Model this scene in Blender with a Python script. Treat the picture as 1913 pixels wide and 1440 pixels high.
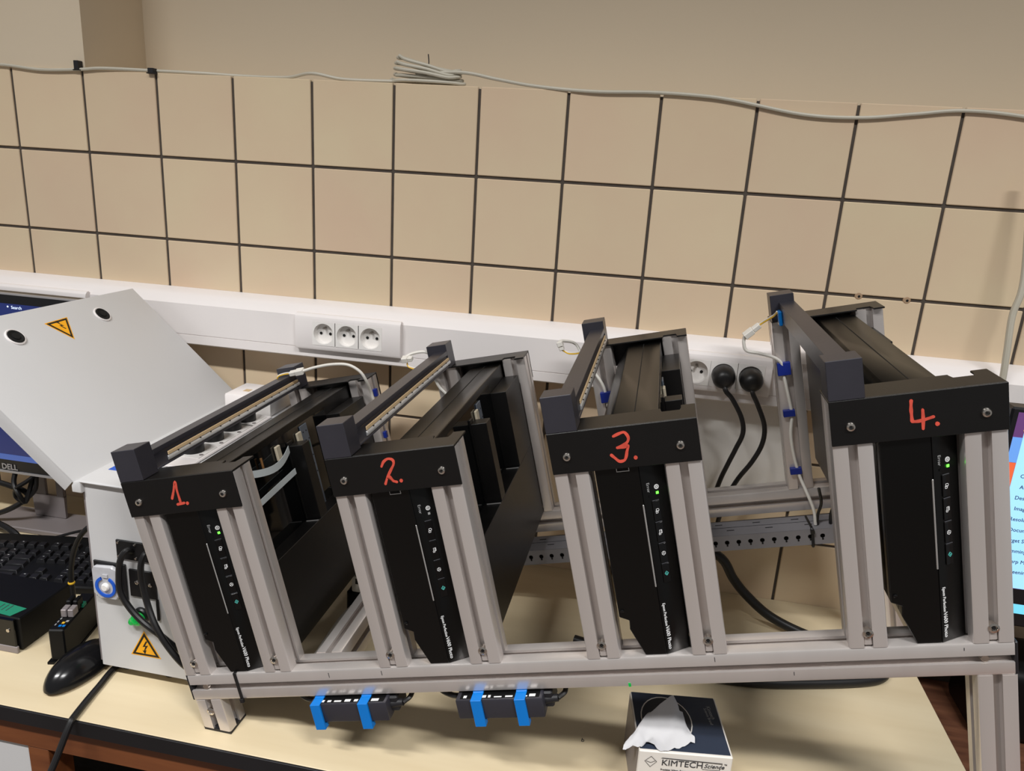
import bpy, bmesh, math, random
from mathutils import Vector, Matrix, Euler
random.seed(7)
for o in list(bpy.data.objects): bpy.data.objects.remove(o)
SC = bpy.context.scene
COL = SC.collection
PI = math.pi

# ------------------------------------------------------------------ camera
cam_d = bpy.data.cameras.new('camera')
cam = bpy.data.objects.new('camera', cam_d); COL.objects.link(cam)
cam_d.sensor_fit = 'HORIZONTAL'; cam_d.sensor_width = 36.0
cam_d.lens = 1393.57 / 1913 * 36.0
cam_d.clip_start = .02
cam.location = (0.0072, -1.37304, 1.55557)
cam.rotation_euler = (1.2914457, -0.0589201, 0.1871781)
SC.camera = cam

# ------------------------------------------------------------------ world, lamps, exposure
w = bpy.data.worlds.new('room_ambient'); SC.world = w; w.use_nodes = True
bg = w.node_tree.nodes['Background']
bg.inputs[0].default_value = (1.0, .985, .97, 1); bg.inputs[1].default_value = .21
def ceiling_lamp(name, loc, sx, sy, power, spread, col=(1, .995, .985)):
    l = bpy.data.lights.new(name, 'AREA'); l.shape = 'RECTANGLE'; l.size = sx; l.size_y = sy
    l.energy = power; l.color = col; l.spread = math.radians(spread)
    o = bpy.data.objects.new(name, l); COL.objects.link(o); o.location = loc
    return o
ceiling_lamp('ceiling_lamp', (1.10, -2.15, 3.60), 1.3, .16, 66, 123)
ceiling_lamp('ceiling_lamp', (-1.28, -2.15, 3.60), 1.3, .16, 67, 123)
SC.view_settings.view_transform = 'Standard'; SC.view_settings.look = 'None'
SC.view_settings.gamma = 1; SC.view_settings.use_curve_mapping = False
SC.view_settings.exposure = 0.0

# ------------------------------------------------------------------ materials
def lin(c):
    return tuple(((v/255/12.92) if v/255 <= .04045 else ((v/255+.055)/1.055)**2.4) for v in c)
def M(name, rgb, rough=.5, metal=0, var=.05, scale=6, bump=0, bscale=120, spec=.5, coat=0,
      emit=0, trans=0, objvar=0, tint2=None, stretch=None, ior=1.45):
    m = bpy.data.materials.new(name); m.use_nodes = True
    nt = m.node_tree; N = nt.nodes; L = nt.links; b = N['Principled BSDF']
    c = lin(rgb) if max(rgb) > 1 else rgb
    tc = N.new('ShaderNodeTexCoord'); mp = N.new('ShaderNodeMapping')
    L.new(tc.outputs['Object'], mp.inputs[0])
    if stretch: mp.inputs['Scale'].default_value = stretch
    nz = N.new('ShaderNodeTexNoise'); nz.inputs['Scale'].default_value = scale; nz.inputs['Detail'].default_value = 4
    L.new(mp.outputs[0], nz.inputs['Vector'])
    rp = N.new('ShaderNodeValToRGB'); L.new(nz.outputs['Fac'], rp.inputs[0])
    e = rp.color_ramp.elements; e[0].position = .3; e[1].position = .72
    c2 = lin(tint2) if tint2 else tuple(v*(1-var) for v in c)
    e[0].color = (*c2, 1); e[1].color = (*[min(1, v*(1+var)) for v in c], 1)
    out = rp.outputs[0]
    if objvar:
        oi = N.new('ShaderNodeObjectInfo')
        va = N.new('ShaderNodeVectorMath'); va.operation = 'ADD'; vs = N.new('ShaderNodeVectorMath'); vs.operation = 'ADD'
        mo_ = N.new('ShaderNodeMath'); mo_.operation = 'MULTIPLY'; mo_.inputs[1].default_value = 40
        L.new(oi.outputs['Random'], mo_.inputs[0]); L.new(mp.outputs[0], va.inputs[0]); L.new(mo_.outputs[0], va.inputs[1]); L.new(va.outputs[0], nz.inputs['Vector'])
        hs = N.new('ShaderNodeHueSaturation')
        mr = N.new('ShaderNodeMapRange'); mr.inputs['To Min'].default_value = 1-objvar; mr.inputs['To Max'].default_value = 1+objvar*.6
        L.new(oi.outputs['Random'], mr.inputs[0]); L.new(mr.outputs[0], hs.inputs['Value'])
        mh = N.new('ShaderNodeMapRange'); mh.inputs['To Min'].default_value = .4935; mh.inputs['To Max'].default_value = .503
        ml = N.new('ShaderNodeMath'); ml.operation = 'MULTIPLY'; ml.inputs[1].default_value = 7.31
        fr = N.new('ShaderNodeMath'); fr.operation = 'FRACT'
        L.new(oi.outputs['Random'], ml.inputs[0]); L.new(ml.outputs[0], fr.inputs[0]); L.new(fr.outputs[0], mh.inputs[0])
        L.new(mh.outputs[0], hs.inputs['Hue'])
        L.new(out, hs.inputs['Color']); out = hs.outputs[0]
    L.new(out, b.inputs['Base Color'])
    b.inputs['Roughness'].default_value = rough; b.inputs['Metallic'].default_value = metal
    b.inputs['Specular IOR Level'].default_value = spec; b.inputs['Coat Weight'].default_value = coat
    b.inputs['IOR'].default_value = ior
    if trans: b.inputs['Transmission Weight'].default_value = trans
    if emit:
        L.new(out, b.inputs['Emission Color']); b.inputs['Emission Strength'].default_value = emit
    if bump:
        n2 = N.new('ShaderNodeTexNoise'); n2.inputs['Scale'].default_value = bscale
        L.new(mp.outputs[0], n2.inputs['Vector'])
        bp = N.new('ShaderNodeBump'); bp.inputs['Strength'].default_value = bump; bp.inputs['Distance'].default_value = .002
        L.new(n2.outputs['Fac'], bp.inputs['Height']); L.new(bp.outputs[0], b.inputs['Normal'])
    return m
m_tile = M('glazed_tile', (221, 202, 170), .2, var=.02, scale=5, bump=.05, bscale=14, objvar=.035, tint2=(220, 195, 166))
m_grout = M('dark_grout', (78, 70, 63), .9, var=.15, scale=40)
m_plaster = M('beige_plaster', (214, 198, 174), .85, var=.03, scale=2, bump=.08, bscale=90)
m_duct = M('white_pvc', (236, 230, 228), .38, var=.02)
m_sock = M('socket_plastic', (238, 234, 230), .3, var=.02)
m_hole = M('dark_hole', (8, 8, 8), .8, var=0)
m_steelpin = M('steel_pin', (170, 165, 160), .3, metal=1)
m_top = M('bench_laminate', (216, 200, 168), .42, var=.03, scale=3, tint2=(210, 192, 158), stretch=(1, 9, 1))
m_band = M('black_edge_band', (22, 21, 24), .5, var=.2)
m_wood = M('brown_wood', (120, 70, 38), .45, var=.15, scale=4, tint2=(96, 52, 28), stretch=(1.2, 10, 10))
m_wood2 = M('walnut_top', (112, 74, 54), .5, var=.15, scale=5, tint2=(84, 52, 38), stretch=(2, 14, 2))
m_floor = M('floor_vinyl', (96, 84, 76), .5, var=.1)
m_alu = M('anodised_aluminium', (216, 209, 205), .30, metal=.6, var=.03, scale=30, stretch=(1, 1, .05))
m_slot = m_alu
m_cap = M('black_end_cap', (30, 29, 32), .5)
m_blk = M('black_powder_coat', (11, 10, 10), .36, var=.15, scale=20, bump=.04, bscale=700, spec=.55)
m_blkp = M('printed_black_plastic', (46, 45, 52), .36, var=.1, scale=14, bump=.04, bscale=300, spec=.7)
m_scan = M('scanner_plastic', (5, 5, 5), .28, var=.12, scale=10, bump=.02, bscale=500, spec=.42)
m_gloss = M('gloss_black', (9, 9, 10), .12, var=.1)
m_glass = M('scanner_glass', (6, 7, 8), .05, var=0, spec=.6)
m_white = M('white_print', (225, 225, 225), .5, var=0)
m_greyprint = M('grey_print', (150, 150, 150), .5, var=0)
m_teal = M('teal_print', (90, 200, 190), .5, var=0)
m_silver = M('silver_strip', (190, 188, 186), .3, metal=.6)
m_paint = M('orange_red_paint', (204, 80, 64), .35, var=.22, scale=90)
m_screw = M('zinc_screw', (215, 208, 200), .22, metal=1, var=.1, scale=60)
m_led = M('led_phosphor', (206, 178, 138), .5, var=.05, scale=200)
m_ledcase = M('led_profile', (200, 200, 200), .25, metal=.5)
m_greenled = M('green_led', (90, 255, 60), .4, var=0, emit=3.0)
m_blue = M('blue_printed_plastic', (0, 118, 205), .4, var=.04, scale=60)
m_navy = M('navy_printed_plastic', (18, 40, 130), .45, var=.06, scale=60)
m_cable_k = M('black_cable', (24, 23, 24), .42, var=.1)
m_cable_w = M('white_cable', (226, 222, 214), .4, var=.03)
m_cable_g = M('grey_cable', (196, 190, 174), .45, var=.06)
m_yellow = M('yellow_wire', (226, 180, 50), .4)
m_encl = M('grey_enclosure_paint', (202, 201, 201), .38, var=.015, bump=.05, bscale=600)
m_warn = M('warning_yellow', (250, 176, 26), .4, var=.03)
m_warnk = M('warning_black', (28, 24, 18), .5, var=0)
m_blackp = M('black_plate', (20, 20, 22), .4)
m_clear = M('clear_plastic', (188, 188, 192), .14, var=.06, scale=120, spec=.6)
m_ringblue = M('blue_ring', (30, 90, 200), .35)
m_green = M('green_lens', (14, 150, 60), .2, var=.35, scale=260, emit=.45)
m_label_blue = M('blue_label', (24, 84, 190), .4)
m_mon = M('monitor_plastic', (24, 24, 27), .35)
m_monsil = M('monitor_silver', (170, 168, 170), .35, metal=.3)
m_scr = M('blue_screen', (40, 52, 112), .25, var=.3, scale=1.6, tint2=(26, 36, 84), emit=.26)
m_scr2 = M('task_bar', (62, 86, 150), .25, var=.05, emit=.6)
m_scrtxt = M('screen_text', (210, 225, 245), .4, var=0, emit=.8)
m_stand = M('stand_grey', (142, 134, 134), .42, metal=.2)
m_key = M('key_black', (30, 30, 33), .4, var=.1)
m_kbd = M('keyboard_black', (15, 15, 16), .5, spec=.3)
m_mouse = M('mouse_black', (18, 18, 20), .2, var=.05)
m_tape = M('green_tape', (30, 130, 100), .6)
m_dark = M('device_black', (10, 10, 11), .5, spec=.25)
m_tissbox_n = M('navy_card', (44, 52, 68), .5, var=.1, scale=8)
m_tissbox_w = M('white_card', (226, 220, 212), .55, var=.02)
m_tissue = M('tissue_paper', (200, 199, 201), .85, var=.02, scale=30)
m_ink = M('dark_ink', (52, 52, 56), .6, var=0)
m_tray = M('grey_slotted_tray', (134, 132, 136), .5, var=.05)
m_rscr = M('bright_screen', (150, 205, 245), .3, var=.03, emit=.75)
m_rscr_p = M('screen_purple', (96, 60, 110), .3, emit=.5)
m_rscr_o = M('screen_orange', (220, 100, 60), .3, emit=.55)
m_rscr_b = M('screen_blue', (100, 150, 220), .3, emit=.6)
m_rscr_t = M('screen_teal', (110, 200, 225), .3, emit=.7)
m_rscr_y = M('screen_yellow', (240, 200, 90), .3, emit=.7)
m_rtxt = M('screen_ink', (40, 50, 90), .5, var=0)
m_perf = M('perforated_steel', (112, 122, 136), .4, metal=.6)
m_pcb = M('circuit_green', (30, 90, 60), .5)
m_beige = M('beige_plastic', (172, 162, 142), .5)
m_copper = M('copper_pin', (190, 140, 90), .3, metal=.8)
m_pale = M('pale_strip', (176, 182, 184), .6)
m_faint = M('faint_line', (70, 70, 74), .5, var=0)
m_board = M('off_white_board', (246, 243, 238), .6, var=.02)
m_nail = M('wall_plug', (168, 140, 112), .7)

# ------------------------------------------------------------------ mesh helpers
def catmull(pts, n=6):
    P = [Vector(p) for p in pts]
    if len(P) < 3: return P
    out = []
    for i in range(len(P)-1):
        p0 = P[i-1] if i else P[0]*2-P[1]; p1 = P[i]; p2 = P[i+1]
        p3 = P[i+2] if i+2 < len(P) else P[-1]*2-P[-2]
        for k in range(n):
            t = k/n
            out.append(.5*((2*p1)+(p2-p0)*t+(2*p0-5*p1+4*p2-p3)*t*t+(3*p1-p0-3*p2+p3)*t**3))
    out.append(P[-1]); return out
class MB:
    def __init__(s): s.v = []; s.f = []
    def add(s, v, f):
        k = len(s.v); s.v += [tuple(p) for p in v]; s.f += [tuple(i+k for i in q) for q in f]; return s
    def box(s, x0, x1, y0, y1, z0, z1):
        return s.add([(x0,y0,z0),(x1,y0,z0),(x1,y1,z0),(x0,y1,z0),(x0,y0,z1),(x1,y0,z1),(x1,y1,z1),(x0,y1,z1)],
                     [(0,3,2,1),(4,5,6,7),(0,1,5,4),(1,2,6,5),(2,3,7,6),(3,0,4,7)])
    def prism(s, poly, axis, a0, a1):
        def P(u, v, a): return {'x': (a,u,v), 'y': (u,a,v), 'z': (u,v,a)}[axis]
        n = len(poly)
        return s.add([P(u,v,a0) for u,v in poly]+[P(u,v,a1) for u,v in poly],
                     [tuple(range(n))[::-1], tuple(range(n,2*n))]+[(i,(i+1)%n,(i+1)%n+n,i+n) for i in range(n)])
    def cyl(s, p0, p1, r, r2=None, n=20):
        p0 = Vector(p0); p1 = Vector(p1); d = (p1-p0).normalized(); r2 = r if r2 is None else r2
        a = d.orthogonal().normalized(); b = d.cross(a)
        v = [p0+(a*math.cos(t)+b*math.sin(t))*r for t in [2*PI*i/n for i in range(n)]]
        v += [p1+(a*math.cos(t)+b*math.sin(t))*r2 for t in [2*PI*i/n for i in range(n)]]
        return s.add(v, [tuple(range(n))[::-1], tuple(range(n,2*n))]+[(i,(i+1)%n,(i+1)%n+n,i+n) for i in range(n)])
    def lathe(s, prof, c=(0,0,0), axis='z', n=24, up=None):
        """prof: (r, h) pairs round axis through c"""
        c = Vector(c); d = Vector({'x':(1,0,0),'y':(0,1,0),'z':(0,0,1)}[axis]) if up is None else Vector(up).normalized()
        a = d.orthogonal().normalized(); b = d.cross(a); v = []; f = []
        for r, h in prof:
            v += [c+d*h+(a*math.cos(t)+b*math.sin(t))*r for t in [2*PI*i/n for i in range(n)]]
        for k in range(len(prof)-1):
            f += [(k*n+i, k*n+(i+1)%n, (k+1)*n+(i+1)%n, (k+1)*n+i) for i in range(n)]
        f.append(tuple(range(n))[::-1]); f.append(tuple(range((len(prof)-1)*n, len(prof)*n)))
        return s.add(v, f)
    def tube(s, pts, r, n=8, seg=6, smooth=True):
        P = catmull(pts, seg) if smooth else [Vector(p) for p in pts]
        v = []; f = []; a = None
        for i, p in enumerate(P):
            d = (P[min(i+1, len(P)-1)]-P[max(i-1, 0)]).normalized()
            a = d.orthogonal().normalized() if a is None else (a-d*a.dot(d)).normalized()
            b = d.cross(a)
            v += [p+(a*math.cos(t)+b*math.sin(t))*r for t in [2*PI*k/n for k in range(n)]]
        for i in range(len(P)-1):
            f += [(i*n+k, i*n+(k+1)%n, (i+1)*n+(k+1)%n, (i+1)*n+k) for k in range(n)]
        f.append(tuple(range(n))[::-1]); f.append(tuple(range((len(P)-1)*n, len(P)*n)))
        return s.add(v, f)
    def ellip(s, c, rx, ry, rz, nu=20, nv=12):
        v = []; f = []
        for j in range(nv+1):
            ph = PI*j/nv-PI/2
            v += [(c[0]+rx*math.cos(ph)*math.cos(2*PI*i/nu), c[1]+ry*math.cos(ph)*math.sin(2*PI*i/nu), c[2]+rz*math.sin(ph)) for i in range(nu)]
        for j in range(nv): f += [(j*nu+i, j*nu+(i+1)%nu, (j+1)*nu+(i+1)%nu, (j+1)*nu+i) for i in range(nu)]
        return s.add(v, f)
    def xf(s, mat):
        s.v = [tuple(mat @ Vector(p)) for p in s.v]; return s
    def mesh(s, name, mat, bevel=0, seg=1, sharp=35):
        me = bpy.data.meshes.new(name); me.from_pydata(s.v, [], s.f)
        bm = bmesh.new(); bm.from_mesh(me)
        bmesh.ops.remove_doubles(bm, verts=bm.verts, dist=1e-6)
        bmesh.ops.recalc_face_normals(bm, faces=bm.faces)
        if bevel:
            ed = [e for e in bm.edges if len(e.link_faces) == 2 and e.calc_face_angle(0) > .6]
            bmesh.ops.bevel(bm, geom=ed, offset=bevel, segments=seg, affect='EDGES', profile=.5, clamp_overlap=True)
        bm.to_mesh(me); bm.free()
        for p in me.polygons: p.use_smooth = True
        me.set_sharp_from_angle(angle=math.radians(sharp))
        me.materials.append(mat); return me
    def build(s, name, mat, parent=None, **kw):
        return obj(name, s.mesh(name, mat, **kw), parent)
def obj(name, me, parent=None, loc=None):
    o = bpy.data.objects.new(name, me); COL.objects.link(o)
    if parent: o.parent = parent
    if loc: o.location = loc
    return o
def tag(o, label, cat, group=None):
    o['label'] = label; o['category'] = cat
    if group: o['group'] = group
    return o
def thing(name, label, cat, loc=(0,0,0), rot=(0,0,0), group=None):
    o = bpy.data.objects.new(name, None); COL.objects.link(o); o.location = loc; o.rotation_euler = rot
    o.empty_display_size = .02
    return tag(o, label, cat, group)
def struct(name, mb, mat, **kw):
    o = mb.build(name, mat, **kw); o['kind'] = 'structure'; return o
def frame(origin, xd, yd):
    x = Vector(xd).normalized(); z = x.cross(Vector(yd)).normalized(); y = z.cross(x)
    m = Matrix((x, y, z)).transposed().to_4x4(); m.translation = Vector(origin); return m
def text_mesh(s, size, mat, extrude=.0002, align='LEFT', shear=0, bold=0, fit=0):
    cu = bpy.data.curves.new('lettering', 'FONT'); cu.body = s; cu.size = size; cu.extrude = extrude
    cu.align_x = align; cu.align_y = 'CENTER'; cu.shear = shear; cu.offset = bold; cu.resolution_u = 3
    t = bpy.data.objects.new('lettering', cu); COL.objects.link(t)
    me = bpy.data.meshes.new_from_object(t)
    bpy.data.objects.remove(t); bpy.data.curves.remove(cu)
    me.materials.clear(); me.materials.append(mat); me.name = 'lettering'
    if fit:
        xs = [v.co.x for v in me.vertices]; k = fit/(max(xs)-min(xs)); x0 = min(xs)
        for v in me.vertices: v.co.x = (v.co.x-x0)*k
    return me
def text(s, size, origin, xd, yd, mat, parent, name='lettering', **kw):
    o = obj(name, text_mesh(s, size, mat, **kw), parent); o.matrix_local = frame(origin, xd, yd); return o
def ribbon(mb, pts, wdt, th, F, seg=5):
    """flat painted stroke with rounded ends; pts 2d in the frame F (x, y on the surface, z out)"""
    P = ([Vector((a, b, 0)) for a, b in pts] if seg == 1 else catmull([(a, b, 0) for a, b in pts], seg)) if len(pts) > 1 else [Vector((*pts[0], 0)), Vector((pts[0][0]+.0002, pts[0][1], 0))]
    L_, R_ = [], []
    for i, p in enumerate(P):
        d = (P[min(i+1, len(P)-1)]-P[max(i-1, 0)]).normalized(); n = Vector((-d.y, d.x, 0))
        k = wdt/2*(1+.12*math.sin(i*.6+len(P)))
        L_.append(p+n*k); R_.append(p-n*k)
    d0 = (P[0]-P[1]).normalized(); d1 = (P[-1]-P[-2]).normalized()
    c0 = [P[0]+d0*wdt*.35+(L_[0]-P[0])*.7, P[0]+d0*wdt*.5, P[0]+d0*wdt*.35+(R_[0]-P[0])*.7]
    c1 = [P[-1]+d1*wdt*.35+(R_[-1]-P[-1])*.7, P[-1]+d1*wdt*.5, P[-1]+d1*wdt*.35+(L_[-1]-P[-1])*.7]
    Q = c0+R_+c1+L_[::-1]; m = len(Q)
    mb.add([F @ v for v in Q]+[F @ (v+Vector((0,0,th))) for v in Q], [tuple(range(m))[::-1], tuple(range(m, 2*m))]+[(i, (i+1)%m, (i+1)%m+m, i+m) for i in range(m)])
    return mb

# ------------------------------------------------------------------ the room
T = .1585; X0 = -1.27; Z0 = 1.5425; ZT = .78          # tile pitch, grid origin, bench height
LEDGE = Z0+.970*T
RX = -1.106                                           # corner of the pillar beside the recess
back = struct('wall_back', MB().box(-2.3, 2.2, .003, .30, 0, LEDGE-.004), m_grout)
def tile_mesh(wd, ht): 
    g = .0026
    return MB().box(g, wd-g, 0, .009, g, ht-g).mesh('tile', m_tile, bevel=.0012)
full = tile_mesh(T, T); topm = tile_mesh(T, .970*T+.0021); botm = tile_mesh(T, .86*T)
for r in range(6):
    for c in range(-3, 14):
        if r == 0: me, z = topm, Z0
        elif r < 5: me, z = full, Z0-r*T
        else: me, z = botm, Z0-4*T-.86*T
        obj('tile', me, back, (X0+c*T, 0, z))
struct('wall_pillar', MB().box(-2.3, RX, .004, .30, LEDGE, 3.7), m_plaster)
struct('wall_recess', MB().box(RX, 2.2, .190, .30, LEDGE, 3.7), m_plaster)
struct('wall_ledge', MB().box(RX, 2.2, .0095, .190, LEDGE-.02, LEDGE-.0015), m_plaster)
struct('floor', MB().box(-2.6, 2.6, -4.5, .3, -.05, 0), m_floor)
for k, (px_, pz) in enumerate([(.3682, 1.3842), (.4463, 1.3837)]):
    t = MB().lathe([(.0062, -.004), (.0066, -.0005), (.0052, .0008)], (px_, 0, pz), up=(0,-1,0), n=11).build('wall_plug', m_nail)
    tag(t, ['tan wall plug in grout line, the one nearer scanner four', 'tan wall plug in grout line, the one farther right'][k], 'wall plug')
    MB().cyl((px_+.0006, -.0006, pz-.0004), (px_+.0006, -.0012, pz-.0004), .0022, n=9).build('screw_hole', m_hole, t)

pb = MB().box(.03, .315, -.005, -.0004, .972, 1.1805).build('wall_board', m_board, bevel=.0008)
tag(pb, 'plain off-white board on the wall below the plugged right sockets', 'board')
# bench
bench = thing('lab_bench', 'long beige laminate lab bench with black front edge and brown wooden frame', 'bench', (0,0,0))
MB().box(-2.2, .524, -.615, -.0004, ZT-.022, ZT).build('worktop', m_top, bench, bevel=.0008)
MB().box(-2.2, .524, -.6185, -.6152, ZT-.0245, ZT-.0004).build('edge_band', m_band, bench, bevel=.0006)
MB().box(-2.2, .518, -.605, -.58, .704, ZT-.0225).build('apron', m_wood, bench, bevel=.001)
MB().box(.49, .518, -.58, -.02, .60, ZT-.0225).build('side_apron', m_wood, bench, bevel=.001)
for x in (-.8135, .45): MB().box(x, x+.034, -.604, -.56, 0, .7035).build('leg', m_wood, bench, bevel=.001)
MB().box(-2.2, -.8145, -.600, -.58, .05, .7030).build('white_front', m_encl, bench, bevel=.001)
MB().box(-.778, .45, -.30, -.28, .02, .7035).build('back_board', m_wood, bench)
MB().box(-.60, -.20, -.50, -.31, .10, .66).build('dark_drawer', m_dark, bench, bevel=.003)
text('b', .010, (-.0155,-.474,ZT+.0002), (1,-.1,0), (.1,1,0), m_ink, bench, name='pencil_mark')
# lower wooden cabinet right of the bench, with a black bag
side = thing('side_cabinet', 'low brown wooden cabinet right of the beige bench', 'cabinet', (0,0,0))
MB().box(.530, 1.5, -.95, -.001, .635, .66).build('top_board', m_wood2, side, bevel=.001)
MB().box(.55, 1.48, -.93, -.02, 0, .635).build('carcass', m_wood, side)
bag = MB().box(.64, .77, -.16, -.03, .66, .80).build('black_bag', m_dark, None, bevel=.02, seg=3)
tag(bag, 'black bag lying on the low brown cabinet behind the rack leg', 'bag')

# cable trunking along the wall
PROF = [(-.0002,1.290),(-.026,1.2855),(-.034,1.2815),(-.046,1.271),(-.050,1.266),(-.050,1.2048),(-.0486,1.2044),(-.0486,1.2034),(-.050,1.203),(-.050,1.186),(-.047,1.1835),(-.0002,1.1815)]
trunk = thing('cable_trunking', 'long white plastic cable trunking across the tiled wall', 'cable trunking', (0,-.0002,1.24))
MB().prism(PROF, 'x', -1.9, 1.6).xf(Matrix.Translation((0,0,-1.24))).build('channel', m_duct, trunk, sharp=25)
def socket_block(x0, x1, xs, label, plugs=()):
    b = thing('socket_block', label, 'power socket', (x0, -.0502, 1.236))
    prof = [(0,.0365),(-.006,.0360),(-.0105,.0315),(-.012,.027),(-.012,-.028),(-.010,-.0325),(-.004,-.0345),(0,-.0345)]
    a0 = min(xs)-x0-.0228; a1 = max(xs)-x0+.0228; tz_ = .0229
    up = [q for q in prof if q[1] > tz_]+[(-.012, tz_), (0, tz_)]
    dn = [(0, -tz_), (-.012, -tz_)]+[q for q in prof if q[1] < -tz_]
    hs = MB().prism(prof, 'x', 0, a0).prism(prof, 'x', a1, x1-x0).prism(up, 'x', a0, a1).prism(dn, 'x', a0, a1)
    hs.build('housing', m_duct, b, sharp=25)
    for x in xs:
        u = x-x0
        s = MB()
        # module plate with a recessed round well
        n = 32; R = .0200; hw = .0228; y0 = -.0127; yb = -.0012
        ring = [(R*math.cos(2*PI*i/n), R*math.sin(2*PI*i/n)) for i in range(n)]
        sq = []
        for a, c in ring:
            k = hw/max(abs(a), abs(c)); sq.append((a*k, c*k))
        v = [(u+a, y0, c) for a, c in sq]+[(u+a, y0, c) for a, c in ring]+[(u+a*.93, yb, c*.93) for a, c in ring]+[(u+a, -.0118, c) for a, c in sq]
        f = [(i,(i+1)%n,(i+1)%n+n,i+n) for i in range(n)]+[(i+n,(i+1)%n+n,(i+1)%n+2*n,i+2*n) for i in range(n)]+[(i,i+3*n,(i+1)%n+3*n,(i+1)%n) for i in range(n)]+[tuple(range(2*n,3*n))]
        s.add(v, f)
        so = s.build('socket', m_sock, b)
        for dx in (-.0095, .0095):
            MB().cyl((u+dx, yb-.0003, -.001), (u+dx, yb-.0010, -.001), .0028, n=12).build('contact_hole', m_hole, so)
        MB().lathe([(.0024, 0), (.0024, .010), (.0012, .0125)], (u, yb, .0105), up=(0,-1,0), n=10).build('earth_pin', m_steelpin, so)
    return b
# well is deeper than the housing face, so cut the housing back behind the wells
socket_block(-.648, -.4365, (-.5895, -.5425, -.4955), 'white block of three empty sockets on the trunking between scanners one and two')
socket_block(.055, .236, (.109, .155, .2015), 'white socket block with two black plugs on the trunking beside scanner four')
socket_block(-1.36, -1.10, (-1.30, -1.243, -1.19), 'white socket block on the trunking above the dark left monitor')
def plug(x, z, pts, label, cord=True):
    t = thing('power_plug', label, 'plug', (x, -.0629, z), group=None)
    MB().lathe([(.0190, 0), (.0200, .004), (.0195, .018), (.0165, .026), (.0125, .031), (.0075, .0335)], (0,0,0), up=(0,-1,-.08), n=28).build('plug_body', m_cable_k, t)
    if cord:
        P = [Vector(p)-Vector((x, -.0629, z)) for p in pts]
        MB().tube([P[0]*1.0, P[0]+(P[1]-P[0])*.35], .0062, n=10).build('strain_relief', m_cable_k, t)
        MB().tube(P, .0042, n=10).build('cord', m_cable_k, t)
    return t
plug(.155, 1.236, [(.156,-.087,1.224),(.1605,-.092,1.214),(.1733,-.088,1.2004),(.193,-.085,1.1686),(.1997,-.083,1.1398),(.1921,-.08,1.1088),(.1827,-.078,1.0771),(.1737,-.072,1.0399),(.165,-.065,.98),(.155,-.06,.86),(.15,-.055,.785)], 'black plug with hanging cord, left of the two on the right socket block')
plug(.2015, 1.235, [(.2025,-.087,1.223),(.206,-.092,1.213),(.216,-.088,1.1957),(.233,-.085,1.1587),(.2345,-.083,1.1243),(.2225,-.08,1.0876),(.2011,-.075,1.0437),(.185,-.065,.98),(.175,-.06,.86),(.17,-.055,.785)], 'black plug with hanging cord, right of the two on the right socket block')
for k, x in enumerate((-1.30, -1.243, -1.19)):
    plug(x, 1.236, (), ['leftmost', 'middle', 'rightmost'][k]+' round black plug peeking above the dark left monitor', cord=False)

# ------------------------------------------------------------------ cable on the ledge
wc = thing('data_cable', 'long thin pale cable lying along the ledge above the tiles', 'cable', (-1.11, -.0, LEDGE))
def rel(pts, o): return [Vector(p)-Vector(o) for p in pts]
o_ = (-1.11, 0, LEDGE); r_ = .0030; zl = LEDGE+.0032
MB().tube(rel([(-1.75,-.0035,LEDGE-.004),(-1.4,-.0040,LEDGE-.002),(-1.289,-.0040,LEDGE+.002),(-1.2,-.0040,LEDGE-.004),(-1.1154,-.0040,LEDGE-.001),(-1.06,-.003,zl),(-.952,.004,zl),(-.86,.012,zl),(-.79,.030,zl),(-.70,.030,zl+.001),(-.641,.012,zl+.008),(-.58,.010,zl),(-.50,.012,zl),(-.44,.013,zl+.002)], o_), r_, seg=8).build('strand', m_cable_g, wc)
MB().tube(rel([(-.44,.010,zl+.014),(-.3544,.006,zl+.019),(-.29,.004,zl+.010),(-.2196,.002,zl+.001),(-.12,-.0035,LEDGE-.001),(-.02,-.0042,LEDGE+.0015),(.0625,-.0042,LEDGE-.0005),(.12,-.0042,LEDGE-.006),(.2293,-.0042,1.6737),(.3195,-.0042,1.6728),(.40,-.0042,1.682),(.4708,-.0042,1.6902),(.56,-.0042,1.6854),(.70,-.0042,1.665),(.9,-.0042,1.68)], o_), r_, seg=8).build('strand', m_cable_g, wc)
coil = thing('cable_coil', 'bundled loops of thin pale cable on the ledge above the tiles', 'cable coil', (-.42, .012, LEDGE))
for i in range(5):
    z0 = .0035+.0055*i; y0 = .0+.004*math.sin(i*2.1)
    w0 = .064-.003*i+.002*math.sin(i*5); sk = .016*(i/4)*1.0
    pts = [(-w0, y0, z0+sk+.0015*i), (-w0*.7, y0-.006, z0+sk*.8+.002), (0, y0-.008, z0+.002+sk*.3), (w0*.7, y0-.006, z0-.001+.002*math.cos(i)), (w0, y0, z0), (w0+.004, y0+.006, z0+.001), (w0*.8, y0+.012, z0), (0, y0+.014, z0+.001+sk*.4), (-w0*.8, y0+.012, z0+sk+.002), (-w0-.004, y0+.006, z0+sk+.003), (-w0, y0, z0+sk+.003)]
    MB().tube(pts, .0030, seg=6).build('loop', m_cable_g, coil)
MB().tube([(.0, .004, .030), (.001, .006, .038), (-.001, .008, .052)], .0011, n=6).build('tie_tail', m_cap, coil)
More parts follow.
